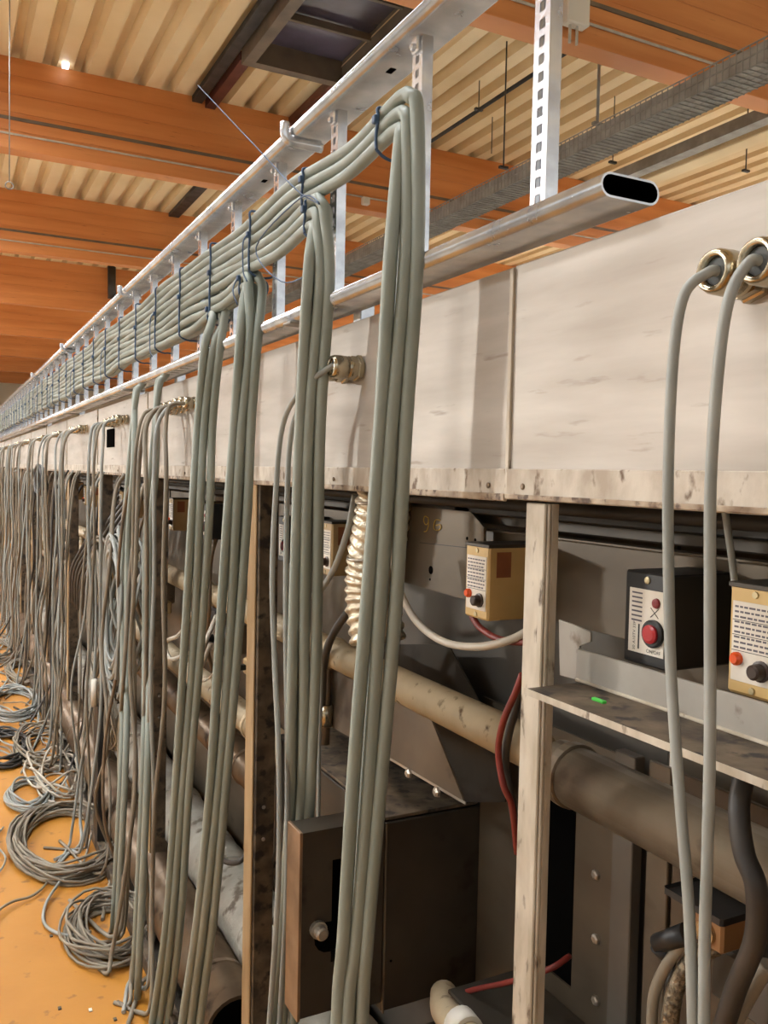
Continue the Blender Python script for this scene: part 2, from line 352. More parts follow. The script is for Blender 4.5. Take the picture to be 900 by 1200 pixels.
# ================================================================== the steel housing (long duct)
DX = .85; PITCH = 1.43; S0 = 1.209
duct = empty('duct_housing', (1.1, 9, 1.508), 'long grey steel housing running along the whole machine top', 'housing')
edges = [-.9]+[S0+PITCH*k for k in range(13)]
for i, (y0, y1) in enumerate(zip(edges, edges[1:])):
    dx = .002 if i % 2 else 0
    MB().bbox(DX+dx, 1.32, y0+.003, y1-.003, 1.512, 1.897, .002).build('panel', 'duct', duct)
    dz = 0 if i else .004
    MB().bbox(DX-.006+dx, DX-.0005+dx, y0+.003, y1-.003, 1.506+dz, 1.561, .0015).build('bottom_lip', 'duct_lip', duct)
    MB().bbox(DX-.009+dx, DX-.0062+dx, y0+.003, y1-.003, 1.507+dz, 1.519, .001).build('lip_bead', 'rusty_bead', duct)
    MB().bbox(DX-.005, DX+.004, y1-.006, y1+.004, 1.515, 1.892, .001).build('seam_strip', 'old_paint', duct)
    for yy in [y1-.05, y0+.05, y0+PITCH*.5]:
        if yy < 6: MB().lathe((DX-.006, yy, 1.532), (-1, 0, 0), [(0, .0055), (.002, .005), (.003, .003)], 8).build('rivet', 'pipe_brown', duct)
MB().box(DX-.004, DX+.001, 4.93, 5.16, 1.66, 1.762).build('slot_plate', 'hole_shade', duct)
# hidden dark channels under the housing
ch = empty('channel_stack', (1.05, 8, 1.44), 'dark steel channels tucked under the long housing', 'channel')
MB().bbox(1.04, 1.3, -.9, 19, 1.465, 1.505, .003).build('upper_channel', 'black', ch)
MB().bbox(1.08, 1.3, -.9, 19, 1.44, 1.463, .003).build('lower_channel', 'sheet_dark', ch)
MB().box(1.301, 1.32, -.9, 19, 1.38, 1.511).build('rear_closure', 'sheet_dark', ch)  # strip added to block a bright leak behind the channels
MB().cyl((1.02, -.9, 1.49), (1.02, 19, 1.49), .012, 8).build('black_conduit', 'cable_dark', ch)

# ================================================================== cable ladder
lad = empty('cable_ladder', (.815, 8, 1.92), 'galvanised cable ladder standing on edge above the housing', 'cable ladder')
def stadium(xa, xb, zc, r, n=8):
    pts = []
    for k in range(n+1): a = math.pi/2+math.pi*k/n; pts.append((xa+r+r*math.cos(a), zc+r*math.sin(a)))
    for k in range(n+1): a = -math.pi/2+math.pi*k/n; pts.append((xb-r+r*math.cos(a), zc+r*math.sin(a)))
    return pts
def rail(zc, y0, y1, name):
    o = stadium(.77, .872, zc, .0165); q = stadium(.773, .869, zc, .0135); n = len(o); m = MB()
    vs = [(a, y, b) for y in (y0, y1) for (a, b) in o]+[(a, y, b) for y in (y0, y1) for (a, b) in q]
    fo = [(k, (k+1) % n, n+(k+1) % n, n+k) for k in range(n)]
    fi = [(2*n+k, 3*n+k, 3*n+(k+1) % n, 2*n+(k+1) % n) for k in range(n)]
    fe = [(k, 2*n+k, 2*n+(k+1) % n, (k+1) % n) for k in range(n)]+[(n+k, n+(k+1) % n, 3*n+(k+1) % n, 3*n+k) for k in range(n)]
    m.add(vs, fo, True); m.f += fe; m.sm += [False]*len(fe)
    rl = m.build(name, 'galvanised', lad)
    h = MB(); h.add(vs, fi, True); h.build('shade_lining', 'hole_shade', rl)  # inner walls coloured black so the open end looks unlit
    return rl
rail(1.935, .905, 19, 'lower_rail'); rail(2.387, .45, 19, 'upper_rail')
for k, y in enumerate((1.28, 1.62, 2.4, 3.1)): MB().box(.815, .828, y-.012, y+.012, 2.3695, 2.3703).build('rail_slot', 'hole_shade', lad)
RY = [1.088+.388*k for k in range(46)]
def rung_mesh(y):
    m = MB(); w = .019; z0, z1 = 1.948, 2.376
    m.box(.804, .806, y-w, y-w+.012, z0, z1); m.box(.804, .806, y+w-.012, y+w, z0, z1)      # slotted face
    zz = z0
    while zz < z1-.012:
        m.box(.804, .806, y-w+.012, y+w-.012, zz, min(zz+.011, z1)); zz += .026
    m.box(.806, .827, y-w, y-w+.002, z0, z1); m.box(.806, .827, y+w-.002, y+w, z0, z1)      # flanges
    m.box(.825, .827, y-w+.002, y-w+.009, z0, z1); m.box(.825, .827, y+w-.009, y+w-.002, z0, z1)
    return m
r0 = rung_mesh(RY[0]).build('rung', 'galvanised', lad)
c0 = MB().bbox(.796, .804, RY[0]-.012, RY[0]+.012, 2.342, 2.372, .003).lathe((.796, RY[0], 2.35), (-1, 0, 0), [(0, .008), (.006, .007), (.008, .004)], 8).build('rung_clip', 'galvanised', r0)
for y in RY[1:]:
    r = r0.copy(); COL.objects.link(r); r.location.y += y-RY[0]
    c = c0.copy(); COL.objects.link(c); c.parent = r
for y in (2.05, 4.25, 6.45, 8.65):                               # rail couplings
    MB().tube(spline([(.752, y, 2.40), (.752, y, 2.375), (.762, y, 2.358), (.80, y, 2.356), (.85, y, 2.356)], 5), .012, 10).build('rail_coupling', 'galvanised', lad)
    MB().bbox(.764, .868, y-.025, y+.025, 1.911, 1.918, .002).build('rail_coupling', 'tray_steel', lad)
for y in (1.85, 3.6, 4.4, 6.4, 8.4):                              # hooks that hold the ladder on the housing
    MB().bbox(.862, .9, y-.02, y+.02, 1.895, 1.952, .003).build('support_bracket', 'galvanised', lad)

# ================================================================== thick cables on the ladder
RT = .0132
def lane(i, back): return (.7905 if back else .766, 2.238-.0255*i)
def lane_pts(i, back, yend):
    xx, zz = lane(i, back); pts = []; y = 19.0; s = rnd(0, 50)
    while y > yend+.12:
        pts.append(V(xx+.0015*math.sin(y*7+s), y, zz+.007*math.sin(y*4.3+i*.35)+.004*math.sin(y*9+s))); y -= .2
    return pts
def bundle(key, members, dropline, yb, label, shape=None):
    """members: (lane, back); dropline: [(px,py,X)] traced centre of the hanging part"""
    drop = [PX(*p) for p in dropline]
    n = len(members)
    for j, (i, back) in enumerate(members):
        xx, zz = lane(i, back)
        off = [(-.022, .012), (0, 0), (.022, -.012), (.012, .024), (-.01, .03)][j % 5]
        yj = yb+{0: .03, 1: .018, 2: 0, 3: .035, 4: .05}[j]
        pts = lane_pts(i, back, yj+.40)
        rise = {0: -.002, 1: .0, 2: .002}.get(j, 0)
        pts += [V(xx, yj+.30, zz-.012), V(xx, yj+.12, zz+.006+rise), V(xx-.004, yj+.06, zz+.005+rise), V(xx-.010, yj+.026, zz-.010), V(xx-.014+off[0]*.4, yj+.008, zz-.045)]
        for q, d in enumerate(drop):
            wv = .003*math.sin(q*1.7+j*2.1)
            pts.append(V(d.x+off[0]+wv, d.y+off[1], d.z))
        e = pts[-1]
        pts.append(V(e.x-.012, e.y-.02, e.z*.4+ZF*.6)); pts.append(V(e.x-.02, e.y-.04, ZF+.016))
        MB().tube(spline(pts, 5), RT, 10).build('thick_cable', 'cable_thick', None, label % ['left strand', 'middle strand', 'right strand', 'rear strand', 'hindmost strand'][j], 'cable', key)
bundle('front bundle of thick cables', [(2, 0), (1, 0), (0, 0), (1, 1)],
       [(474, 300, .742), (460, 500, .735), (447, 700, .728), (432, 900, .72), (417, 1100, .712), (409, 1198, .708)], 1.385,
       'thick grey-green cable, %s of the foremost bundle dropping off the ladder')
bundle('second bundle of thick cables', [(5, 0), (4, 0), (3, 0), (3, 1), (4, 1)],
       [(374, 330, .752), (363, 500, .755), (358, 700, .76), (355, 840, .765), (351, 960, .77), (340, 1100, .772), (331, 1198, .772)], 1.80,
       'thick grey-green cable, %s of the second bundle, dropping behind the slotted block')
bundle('third bundle of thick cables', [(7, 0), (6, 0), (6, 1), (7, 1)],
       [(292, 400, .745), (284, 500, .735), (278, 600, .725), (268, 760, .72), (256, 920, .715), (240, 1080, .705), (224, 1198, .695)], 2.29,
       'thick grey-green cable, %s of the third bundle, left of the timber-edged post')
bundle('fourth bundle of thick cables', [(8, 0), (8, 1), (5, 1)],
       [(249, 410, .745), (240, 500, .735), (235, 600, .72), (226, 760, .72), (214, 920, .71), (203, 1080, .70), (188, 1195, .69)], 2.62,
       'thick grey-green cable, %s of the fourth bundle, leftmost of the long drops')
for key, px, lanes, wh in (('fifth bundle of thick cables', 183, (2, 5), 'behind'), ('sixth bundle of thick cables', 157, (2, 5), 'left of')):
    for j, i in enumerate(lanes):
        y = PX(px, 470, .755).y+.03*j
        pts = [V(.80, y, 1.926), V(.785, y, 1.905), V(.765, y, 1.86)]+[PX(px-a+j*5, b, c) for a, b, c in ((5, 540, .745), (12, 640, .735), (13, 780, .72), (15, 900, .68))]
        pts.append(V(pts[-1].x-.03, pts[-1].y, ZF+.016))
        MB().tube(spline(pts, 5), RT, 8).build('thick_cable', 'cable_thick', None, 'thick grey cable in the pair dropping %s the row of six glands' % wh, 'cable', key)
# blue ties at each rung
def tie(y, z0, z1, tail, label, group):
    t = empty('cable_tie', (.75, y, z0), label, 'cable tie', group)
    pts = [V(.751, y+.004*math.sin(q), z0+(z1-z0)*q/6) for q in range(7)]
    pts += [V(.77, y, z1+.004), V(.80, y+.004, z1+.004), V(.831, y, z1-.01), V(.831, y, z0+.01), V(.80, y, z0-.014), V(.77, y, z0-.012)]
    MB().tube(spline(pts+[pts[0]], 3), .0032, 6).build('loop', 'tie_blue', t)
    MB().bbox(.742, .753, y-.007, y+.007, (z0+z1)/2+.01, (z0+z1)/2+.026, .002).build('head', 'tie_blue', t)
    if tail: MB().tube(spline([(.746, y, (z0+z1)/2+.02), (.73, y-.01, (z0+z1)/2-.01), (.725, y-.03, z0-.03+tail), (.73, y-.05, z0-.06+tail)], 4), .002, 5).build('tail', 'tie_blue', t)
ORD = ['first', 'second', 'third', 'fourth', 'fifth', 'sixth', 'seventh', 'eighth', 'ninth', 'tenth', 'eleventh', 'twelfth', 'thirteenth', 'fourteenth', 'fifteenth', 'sixteenth', 'seventeenth', 'eighteenth', 'nineteenth', 'twentieth'] + ['twenty-'+q for q in ('first', 'second', 'third', 'fourth', 'fifth', 'sixth', 'seventh', 'eighth', 'ninth')]+['thirtieth', 'thirty-first', 'thirty-second', 'thirty-third']
for k, y in enumerate(RY):
    if y > 13: break
    ys = y+.06; z1 = 2.250
    if y < 1.3: continue
    if y < 1.6: z0 = 2.172
    elif y < 2.0: z0 = 2.166
    elif y < 2.35: z0 = 2.092
    elif y < 2.7: z0 = 2.036
    else: z0 = 2.018
    lb = {1: 'blue cable tie at the bend of the foremost cable bundle', 2: 'blue cable tie on the front cables above the bend of the second bundle', 3: 'blue cable tie round six cables, left of the second drop',
          4: 'blue cable tie on the cables above the bend of the third bundle'}.get(k, 'blue cable tie at the %s ladder rung counted from the open rail end' % ORD[k])
    tie(ys, z0, z1, (.02 if k % 3 == 0 else 0), lb, 'blue ties along the ladder')
tie(1.905, 2.098, 2.172, 0, 'blue cable tie at the bend of the second bundle', 'blue ties along the ladder')
tie(2.395, 2.044, 2.094, .02, 'blue cable tie at the bend of the third bundle', 'blue ties along the ladder')
tie(2.72, 2.020, 2.046, 0, 'blue cable tie at the bend of the fourth bundle', 'blue ties along the ladder')
cable('blue_string', [PX(232, 100, .745), PX(300, 172, .742), PX(347, 222, .742), PX(374, 239, .74), PX(352, 232, .738), PX(300, 290, .74), PX(330, 330, .74), PX(372, 318, .745)], .0018, 'tie_blue', 'thin blue string strung loosely across the ladder cables', cat='string', n=5)

# ================================================================== cable glands and their cables
def gland(y, z, label, group, s=1.0):
    g = empty('cable_gland', (DX, y, z-.028*s), label, 'cable gland', group)
    o = V(DX-.001, y, z); ax = V(-1, 0, 0)
    MB().lathe(o, ax, [(0, .030*s), (.010*s, .030*s), (.012*s, .027*s), (.024*s, .027*s)], 6).build('hex_base', 'brass', g)
    MB().lathe(o, ax, [(.024*s, .024*s), (.029*s, .026*s), (.034*s, .024*s)], 20).build('collar', 'brass', g)
    m = MB(); n = 20; pr = [(.034, .0255), (.05, .0265), (.064, .026), (.071, .0235), (.073, .0205), (.069, .0165), (.055, .0160)]
    m.lathe(o, ax, [(a*s, b*s) for a, b in pr], n); m.f.pop(); m.sm.pop(); m.sm = [True]*len(m.f)
    m.build('cap_nut', 'brass', g)
    MB().lathe(o, ax, [(.052*s, .0155*s), (.064*s, .0155*s), (.064*s, .010*s)], 16).build('rubber_seal', 'rubber', g)
    return o+ax*.06*s
g = gland(PX(843, 322, .79).y, 1.786, 'near brass cable gland with a grey cable, right of the panel seam', None)
cable('gland_cable', [g+V(.02, 0, 0), g, g+V(-.014, .002, -.002)]+[PX(*p) for p in ((802, 345, .755), (789, 420, .745), (783, 560, .742), (784, 700, .742), (787, 800, .742), (797, 940, .738), (807, 1060, .735), (812, 1195, .73))]+[V(.729, .655, .84), V(.727, .65, .6), V(.724, .65, .2), V(.715, .66, -.1), V(.70, .68, ZF+.01)],
      .0064, 'cable_grey', 'pale grey cable hanging from the near gland, left of the pair', n=12)
g = gland(PX(893, 302, .79).y, 1.786, 'brass cable gland cut by the right edge of the photo', None)
cable('gland_cable', [g+V(.02, 0, 0), g, g+V(-.014, .004, -.002)]+[PX(*p) for p in ((856, 345, .755), (843, 420, .745), (833, 560, .742), (832, 700, .742), (832, 860, .742), (829, 1000, .738), (826, 1090, .735), (825, 1195, .73))]+[V(.729, .642, .84), V(.727, .638, .6), V(.724, .63, .2), V(.715, .62, -.1), V(.70, .60, ZF+.01)],
      .0064, 'cable_grey', 'pale grey cable hanging from the edge gland, right of the pair', n=12)
g = gland(1.80, 1.785, 'brass cable gland right of the second thick bundle', None)
cable('gland_cable', [g+V(.02, 0, 0), g, g+V(-.014, .005, -.004)]+[PX(*p) for p in ((352, 458, .74), (331, 500, .735), (323, 580, .73), (319, 680, .725), (322, 780, .72), (327, 900, .71), (326, 1040, .70), (316, 1198, .69))]+[V(.686, 1.89, .1), V(.68, 1.885, -.15), V(.66, 1.87, ZF+.01)],
      .0066, 'cable_grey', 'thin grey cable left of the second bundle, hanging in front of the black switch box', n=10)
g = gland(1.87, 1.785, 'brass cable gland half hidden behind the second thick bundle', None)
cable('gland_cable', [g+V(.02, 0, 0), g, g+V(-.014, .005, -.004)]+[PX(*p) for p in ((355, 470, .76), (341, 510, .75), (336, 600, .745), (335, 740, .74), (337, 900, .735), (336, 1040, .725), (328, 1195, .72))]+[V(.714, 1.905, .1), V(.70, 1.90, -.15), V(.68, 1.88, ZF+.01)],
      .0066, 'cable_grey', 'thin grey cable hugging the left side of the second bundle', n=10)
groups = [(3.16, 6, .085, 'in the row of six'), (4.55, 4, .12, 'in the row above the black slot'), (5.9, 5, .11, 'in the third row along the housing'),
          (7.0, 4, .12, 'in the fourth row along the housing'), (8.2, 4, .12, 'in the fifth row along the housing'), (9.5, 5, .12, 'in the sixth row along the housing'), (10.8, 5, .12, 'in the seventh row along the housing'),
          (12.1, 5, .12, 'in the eighth row along the housing'), (13.4, 5, .12, 'in the ninth row along the housing'), (14.7, 6, .12, 'in the last row along the housing')]
for gi, (y0, n, st, where) in enumerate(groups):
    for k in range(n):
        y = y0+k*st
        g = gland(y, 1.792+rnd(-.004, .004), 'brass cable gland, %s from the camera %s' % (ORD[k], where), 'glands '+where, .85)
        j = rnd(-.03, .03); yd = y-rnd(.0, .12); fx = rnd(.60, .72)
        xb = .70+j*.6
        pts = [g+V(.02, 0, 0), g, g+V(-.012, 0, -.003), V(.735, y-.005, 1.765+rnd(-.01, .01)), V(xb+.012, y-.02, 1.68), V(xb, yd, 1.5),
               V(xb+rnd(-.012, .012), yd+rnd(-.03, .03), 1.15), V(xb+rnd(-.02, .02), yd+rnd(-.05, .05), .75), V(xb+rnd(-.04, .01), yd+rnd(-.07, .07), .35),
               V(xb*.5+fx*.5, yd+rnd(-.09, .09), -.05), V(fx, yd+rnd(-.12, .12), -.36), V(fx-.03, yd+rnd(-.2, .2), ZF+.01), V(fx-rnd(.08, .2), yd+rnd(-.4, .4), ZF+.009)]
        cable('gland_cable', pts, rnd(.0072, .0088), random.choice(('cable_grey', 'cable_dusty', 'cable_dusty')), 'thin dusty cable from the %s gland %s' % (ORD[k], where), 'cables from glands '+where, k=5, n=7)
# further loose cables hanging in front of the far bays
for k in range(46):
    y = 3.7+k*.26+rnd(-.1, .1); xb = rnd(.70, .84); z0 = 1.5
    fx = rnd(.58, .76); c = random.choice(('cable_grey', 'cable_dusty', 'cable_dusty', 'cable_brown', 'cable_dark'))
    pts = [V(xb+.07, y+rnd(-.05, .05), 1.52), V(xb+.03, y, 1.42), V(xb, y+rnd(-.06, .06), 1.1), V(xb+rnd(-.04, .04), y+rnd(-.1, .1), .7), V(xb-.04+rnd(-.05, .03), y+rnd(-.15, .15), .3), V(xb-.05, y+rnd(-.15, .15), -.05), V(fx, y+rnd(-.2, .2), -.38), V(fx-.12, y+rnd(-.4, .4), ZF+.009)]
    nm = {'cable_grey': 'pale grey', 'cable_dusty': 'dusty grey', 'cable_brown': 'brown', 'cable_dark': 'dark'}[c]
    cable('hanging_cable', pts, rnd(.006, .009), c, nm+' loose cable hanging in front of the far bays', nm+' loose cables before the far bays', k=5, n=6)

# ================================================================== machine frame
fr = empty('machine_frame', (.95, 8, ZF), 'old steel machine frame of posts, rails, shelves and panels', 'machine')
# first post: pale painted channel
p = MB(); p.bbox(.856, .862, 1.104, 1.165, ZF, 1.506, .0015).bbox(.8625, .876, 1.104, 1.110, ZF, 1.506, .001).bbox(.851, .856, 1.108, 1.122, ZF, 1.506, .002)
p.build('post', 'old_paint', fr)
PY0 = [2.493+PITCH*k for k in range(12)]
for i, y in enumerate(PY0):
    MB().bbox(.846, .852, y+.012, y+.085, ZF, 1.506, .002).build('post_edging', 'timber', fr)
    po = MB().bbox(.853, .915, y, y+.085, ZF, 1.506, .003).build('post', 'grimy', fr)
    if i < 2:
        for z in (.42, .52): MB().lathe((.88, y, z), (0, -1, 0), [(0, .006), (.003, .006), (.004, .003)], 8).build('bolt', 'bolt', po)
# base rail on the floor, slanted leg
MB().bbox(.714, .75, 2.4, 19, ZF+.003, ZF+.065, .003).build('base_rail', 'grimy', fr)
MB().bbox(.714, .75, 4.56, 4.69, ZF+.0655, .33, .003).build('short_leg', 'black', fr)
MB().bbox(.714, .90, 4.55, 4.70, .335, .445, .004).build('bracket_block', 'grimy', fr)
MB().cyl((.70, 4.6, .32), (.70, 4.6, .46), .015, 12).build('white_sleeve', 'white_plastic', fr)
MB().bbox(.76, 1.235, .2, 18, ZF+.002, ZF+.018, .003).build('shade_sheet', 'sheet_dark', fr)  # dark sheet added over the floor, standing in for shade beneath the machine
# shelf angle and upstand in the near bay
s = MB().bbox(.815, .93, -.6, 1.10, 1.211, 1.217, .001).build('shelf', 'grimy', fr)
MB().bbox(.814, .8152, -.6, 1.10, 1.208, 1.2185, .0002).build('shelf_edge', 'old_paint', s)
u = MB().bbox(.927, .933, -.6, 1.112, 1.2172, 1.269, .001).build('upstand', 'sheet_light', fr)
MB().tube([(.926, -.6, 1.219), (.926, 1.11, 1.219)], .003, 6).build('sealant_bead', 'old_paint', u)
MB().prism([PX(*p, .98) for p in ((655, 726), (672, 732), (692, 741), (692, 752), (679, 757), (678, 797), (656, 791))], (.004, 0, 0)).build('notched_tab', 'sheet_light', fr)
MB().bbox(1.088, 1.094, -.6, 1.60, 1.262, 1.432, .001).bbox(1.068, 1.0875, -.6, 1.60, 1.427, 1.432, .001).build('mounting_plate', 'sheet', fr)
# the plate with the chalk figures
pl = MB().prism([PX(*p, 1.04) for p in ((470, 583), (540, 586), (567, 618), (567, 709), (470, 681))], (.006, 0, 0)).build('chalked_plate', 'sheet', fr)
MB().prism([PX(*p, 1.039) for p in ((492, 635.5), (567, 643.5), (567, 644.3), (492, 636.3))], (.0005, 0, 0)).build('plate_seam', 'ink_black', pl)
for (px, py, r) in ((505, 668, .010), (504, 679, .003), (547.5, 631, .004), (557, 633, .004)):
    MB().lathe(PX(px, py, 1.04), (-1, 0, 0), [(-.002, r), (.0008, r)], 12).build('hole', 'hole_shade', pl)
def stroke(pts, par):
    MB().tube(spline([PX(a, b, 1.0385) for a, b in pts], 4), .0013, 5).build('chalk_stroke', 'chalk', par)
stroke([(502, 607), (498, 605), (496.5, 610), (499, 615), (502, 612), (502, 607), (502, 616), (500, 622), (497, 623)], pl)
stroke([(516, 610), (511, 609), (508.5, 614), (509, 620), (513, 621.5), (516.5, 619), (516, 615), (511, 615.5)], pl)
# back panels
BX = 1.24
for i, (y0, y1) in enumerate(zip(edges, edges[1:])):
    if i == 0: continue
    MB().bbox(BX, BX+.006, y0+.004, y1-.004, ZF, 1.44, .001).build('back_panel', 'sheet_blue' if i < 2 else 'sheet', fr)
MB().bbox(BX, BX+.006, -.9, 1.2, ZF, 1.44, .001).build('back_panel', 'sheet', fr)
# lower near panel with a cut-out, bolts and a flange
lp = MB(); X1 = 1.20
ya, yb, za, zb = 1.425, 1.56, .455, .88
lp.box(X1, X1+.006, 1.285, ya, ZF, 1.0); lp.box(X1, X1+.006, yb, 1.79, ZF, 1.0); lp.box(X1, X1+.006, ya, yb, ZF, za); lp.box(X1, X1+.006, ya, yb, zb, 1.0)
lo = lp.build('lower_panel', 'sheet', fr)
MB().box(X1+.008, X1+.012, ya-.02, yb+.02, za-.02, zb+.02).build('shade_backing', 'hole_shade', lo)  # black sheet behind the cut-out in place of its unlit inside
for py in (1025, 1100, 1172):
    MB().lathe(PX(699, py, X1), (-1, 0, 0), [(0, .011), (.006, .010), (.008, .006)], 6).build('bolt', 'bolt', lo)
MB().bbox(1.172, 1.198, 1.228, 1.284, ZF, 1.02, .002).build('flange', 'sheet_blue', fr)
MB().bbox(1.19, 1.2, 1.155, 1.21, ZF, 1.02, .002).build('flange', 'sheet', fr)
MB().bbox(1.19, 1.2, .2, 1.145, ZF, 1.02, .002).build('lower_panel', 'sheet_brown', fr)
MB().bbox(1.0, 1.2, -.4, 1.6, .40, .41, .002).build('floor_plate', 'sheet_dark', fr)
MB().prism([PX(*p, 1.188) for p in ((655, 893), (670, 889), (700, 888), (718, 894), (700, 901), (680, 902))], (.001, 0, 0)).build('oval_opening', 'hole_shade', fr)
# slotted end block and sheet box behind it
YB = 1.79
bk = empty('slotted_block', (.82, YB+.04, .30), 'thick slotted metal block with clamp bolt between the bundles', 'block')
poly = [V(.722, YB, .305), V(.932, YB, .285), V(.932, YB, .738), V(.722, YB, .738)]
m = MB(); m.box(.726, .80, YB, YB+.075, .305, .735); m.box(.80, .885, YB, YB+.075, .305, .42); m.box(.80, .885, YB, YB+.075, .66, .735); m.box(.885, .932, YB, YB+.075, .29, .735)
m.build('block_body', 'sheet_dark', bk)
MB().box(.80, .885, YB+.06, YB+.07, .42, .66).build('slot_back', 'hole_shade', bk)
MB().bbox(.718, .7255, YB-.002, YB+.077, .30, .737, .001).build('front_edge', 'copper_edge', bk)
c = PY(372, 1088, YB)
MB().lathe(c, (0, -1, 0), [(0, .02), (.012, .02), (.013, .015), (.03, .015), (.034, .011)], 16).build('clamp_bolt', 'bolt', bk)
MB().lathe(c+V(.028, -.0005, -.025), (0, -1, 0), [(0, .036), (.001, .036)], 14).build('recess_shade', 'hole_shade', bk)  # flat black disc, the dark of a hole put into its colour
bx = empty('sheet_box', (1.12, 2.1, .26), 'dark sheet-metal box behind the slotted block', 'box')
MB().bbox(.936, 1.30, YB+.004, 2.55, .262, .722, .003).build('box_body', 'sheet_dark', bx)
MB().bbox(.936, .94, YB-.003, YB+.0035, .262, .722, .0005).build('edge_strip', 'sheet', bx)
MB().lathe(PY(458, 1126, YB), (0, -1, 0), [(0, .003), (.001, .003)], 8).build('hole', 'hole_shade', bx)
# gusset and chute plates over the box
ch = empty('chute', (1.0, 1.8, .73), 'bolted triangular sheet-metal chute beneath the beige pipe', 'chute')
MB().prism([PX(*p, 1.0) for p in ((378, 770), (470, 790), (500, 830), (545, 943), (452, 888), (378, 846))], (.004, 0, 0)).build('gusset_plate', 'sheet_brown', ch)
MB().prism([PX(*p, .999) for p in ((453, 888.5), (545, 943), (545, 940), (453, 885.5))], (.003, 0, 0)).build('bright_edge', 'bolt', ch)
for p in ((480, 906), (513, 928)): MB().lathe(PX(*p, .999), (-1, 0, 0), [(0, .013), (.006, .012), (.010, .007)], 6).build('bolt', 'bolt', ch)
MB().prism([PX(*p, 1.15) for p in ((440, 755), (525, 755), (592, 880), (592, 940), (440, 940))], (.004, 0, 0)).build('rear_plate', 'sheet_dark', ch)
MB().bbox(.94, 1.2, YB+.01, 2.5, .725, .733, .001).build('base_plate', 'grimy', ch)

# ================================================================== pipes
def pipe(name, x, z, y0, y1, r, m, label, n=24, wob=0., seams=(), parent=None):
    o = empty(name, (x, (y0+y1)/2, z-r), label, 'pipe')
    k = max(2, int((y1-y0)/.07)) if wob else 2
    pts = [V(x+rnd(-wob, wob), y0+(y1-y0)*i/(k-1), z+rnd(-wob, wob)) for i in range(k)]
    MB().tube(pts, [r*(1+rnd(-wob, wob)*4) for _ in pts], n).build('pipe_wall', m, o)
    for s in seams: MB().lathe((x, s-.012, z), (0, 1, 0), [(0, r+.001), (.002, r+.005), (.022, r+.005), (.024, r+.001)], n).build('clamp_band', m, o)
    return o
pipe('beige_pipe', 1.0, 1.033, 1.30, 18, .041, 'pipe_beige', 'long beige pipe with brown streaks running behind the bundles', seams=(2.25, 3.6, 5.1))
pipe('grey_pipe', 1.0, 1.020, -.6, 1.24, .053, 'pipe_grey', 'thicker tarnished grey pipe under the shelf at right', seams=(1.2,))
pipe('floor_pipe', .88, -.309, 2.72, 18, .109, 'pipe_brown', 'tarnished brown steel pipe lying lowest beside the base rail', seams=(2.95, 4.6, 6.2))
MB().lathe((.88, 2.719, -.309), (0, -1, 0), [(0, .096), (.001, .096)], 24).build('pipe_mouth', 'hole_shade', bpy.data.objects['floor_pipe'])
pipe('insulated_pipe', 1.09, -.21, 2.3, 18, .124, 'insulation', 'wrinkled silver insulated pipe above the brown floor pipe', wob=.005, seams=(2.85, 3.5, 4.4, 5.4))
pipe('upper_pipe', 1.02, .62, 2.62, 16, .05, 'pipe_beige', 'beige pipe between the insulated pipe and the bays', seams=(3.0, 4.4))
pipe('rear_pipe', 1.10, .36, 2.6, 16, .07, 'pipe_brown', 'brown pipe low against the back panels', seams=(3.3,))
# clutter in each bay: vertical stubs, elbows, hoses
for i in range(9):
    y = 2.95+PITCH*i
    o = empty('riser_pipe', (1.0, y, .68), 'pale riser with valve in bay %s of the machine' % ['two', 'three', 'four', 'five', 'six', 'seven', 'eight', 'nine', 'ten'][i], 'pipe', 'risers in the bays')
    MB().cyl((1.0, y, .66), (1.0, y, .99), .018, 12).build('riser_wall', 'pipe_beige', o)
    MB().bbox(.965, 1.035, y-.03, y+.03, .82, .88, .006).build('valve_body', 'box_pale', o)
    MB().bbox(.93, .965, y-.012, y+.012, .84, .86, .003).build('valve_handle', 'black', o)
    o = empty('pump_block', (1.08, y+.5, .45), 'grimy valve block with black coil in bay %s' % ['two', 'three', 'four', 'five', 'six', 'seven', 'eight', 'nine', 'ten'][i], 'valve', 'valve blocks in the bays')
    MB().bbox(1.0, 1.16, y+.42, y+.60, .80, .92, .008).build('block_body', 'sheet_brown', o)
    MB().bbox(.985, 1.09, y+.45, y+.55, .92, .985, .008).build('coil', 'black', o)
    MB().cyl((.99, y+.5, .86), (.93, y+.5, .86), .018, 12).build('plug', 'black', o)
    cable('bay_hose', [V(1.02, y+.1, 1.40), V(.96, y+.12, 1.28), V(.93, y+.2, 1.05), V(.96, y+.1, .85), V(1.0, y+.25, .7), V(1.0, y+.3, .55)], .012, 'cable_dark', 'dark hose looping through the machine bays', 'dark hoses in the bays', n=8, cat='hose')
    cable('bay_hose', [V(1.05, y+.55, 1.36), V(.98, y+.5, 1.2), V(.95, y+.42, 1.0), V(.97, y+.5, .8), V(1.04, y+.5, .6)], .009, 'cable_brown', 'brown hose looping through the machine bays', 'brown hoses in the bays', n=8, cat='hose')
    cable('bay_hose', [V(.96, y+.35, .98), V(.90, y+.3, .88), V(.88, y+.38, .76), V(.93, y+.5, .72), V(.97, y+.46, .85)], .009, 'cable_pale', 'pale hose loop hanging in the machine bays', 'pale hose loops in the bays', n=8, cat='hose')
# thin riser left of the chute
o = empty('thin_riser', PX(384, 870, .98), 'thin corroded riser left of the chute', 'pipe')
a = PX(384, 775, .985); b = PX(381, 872, .985)
MB().cyl(b, a, .013, 12).build('riser_wall', 'pipe_brown', o); MB().cyl(PX(383, 825, .985), PX(382, 850, .985), .02, 12).build('union', 'brass', o)
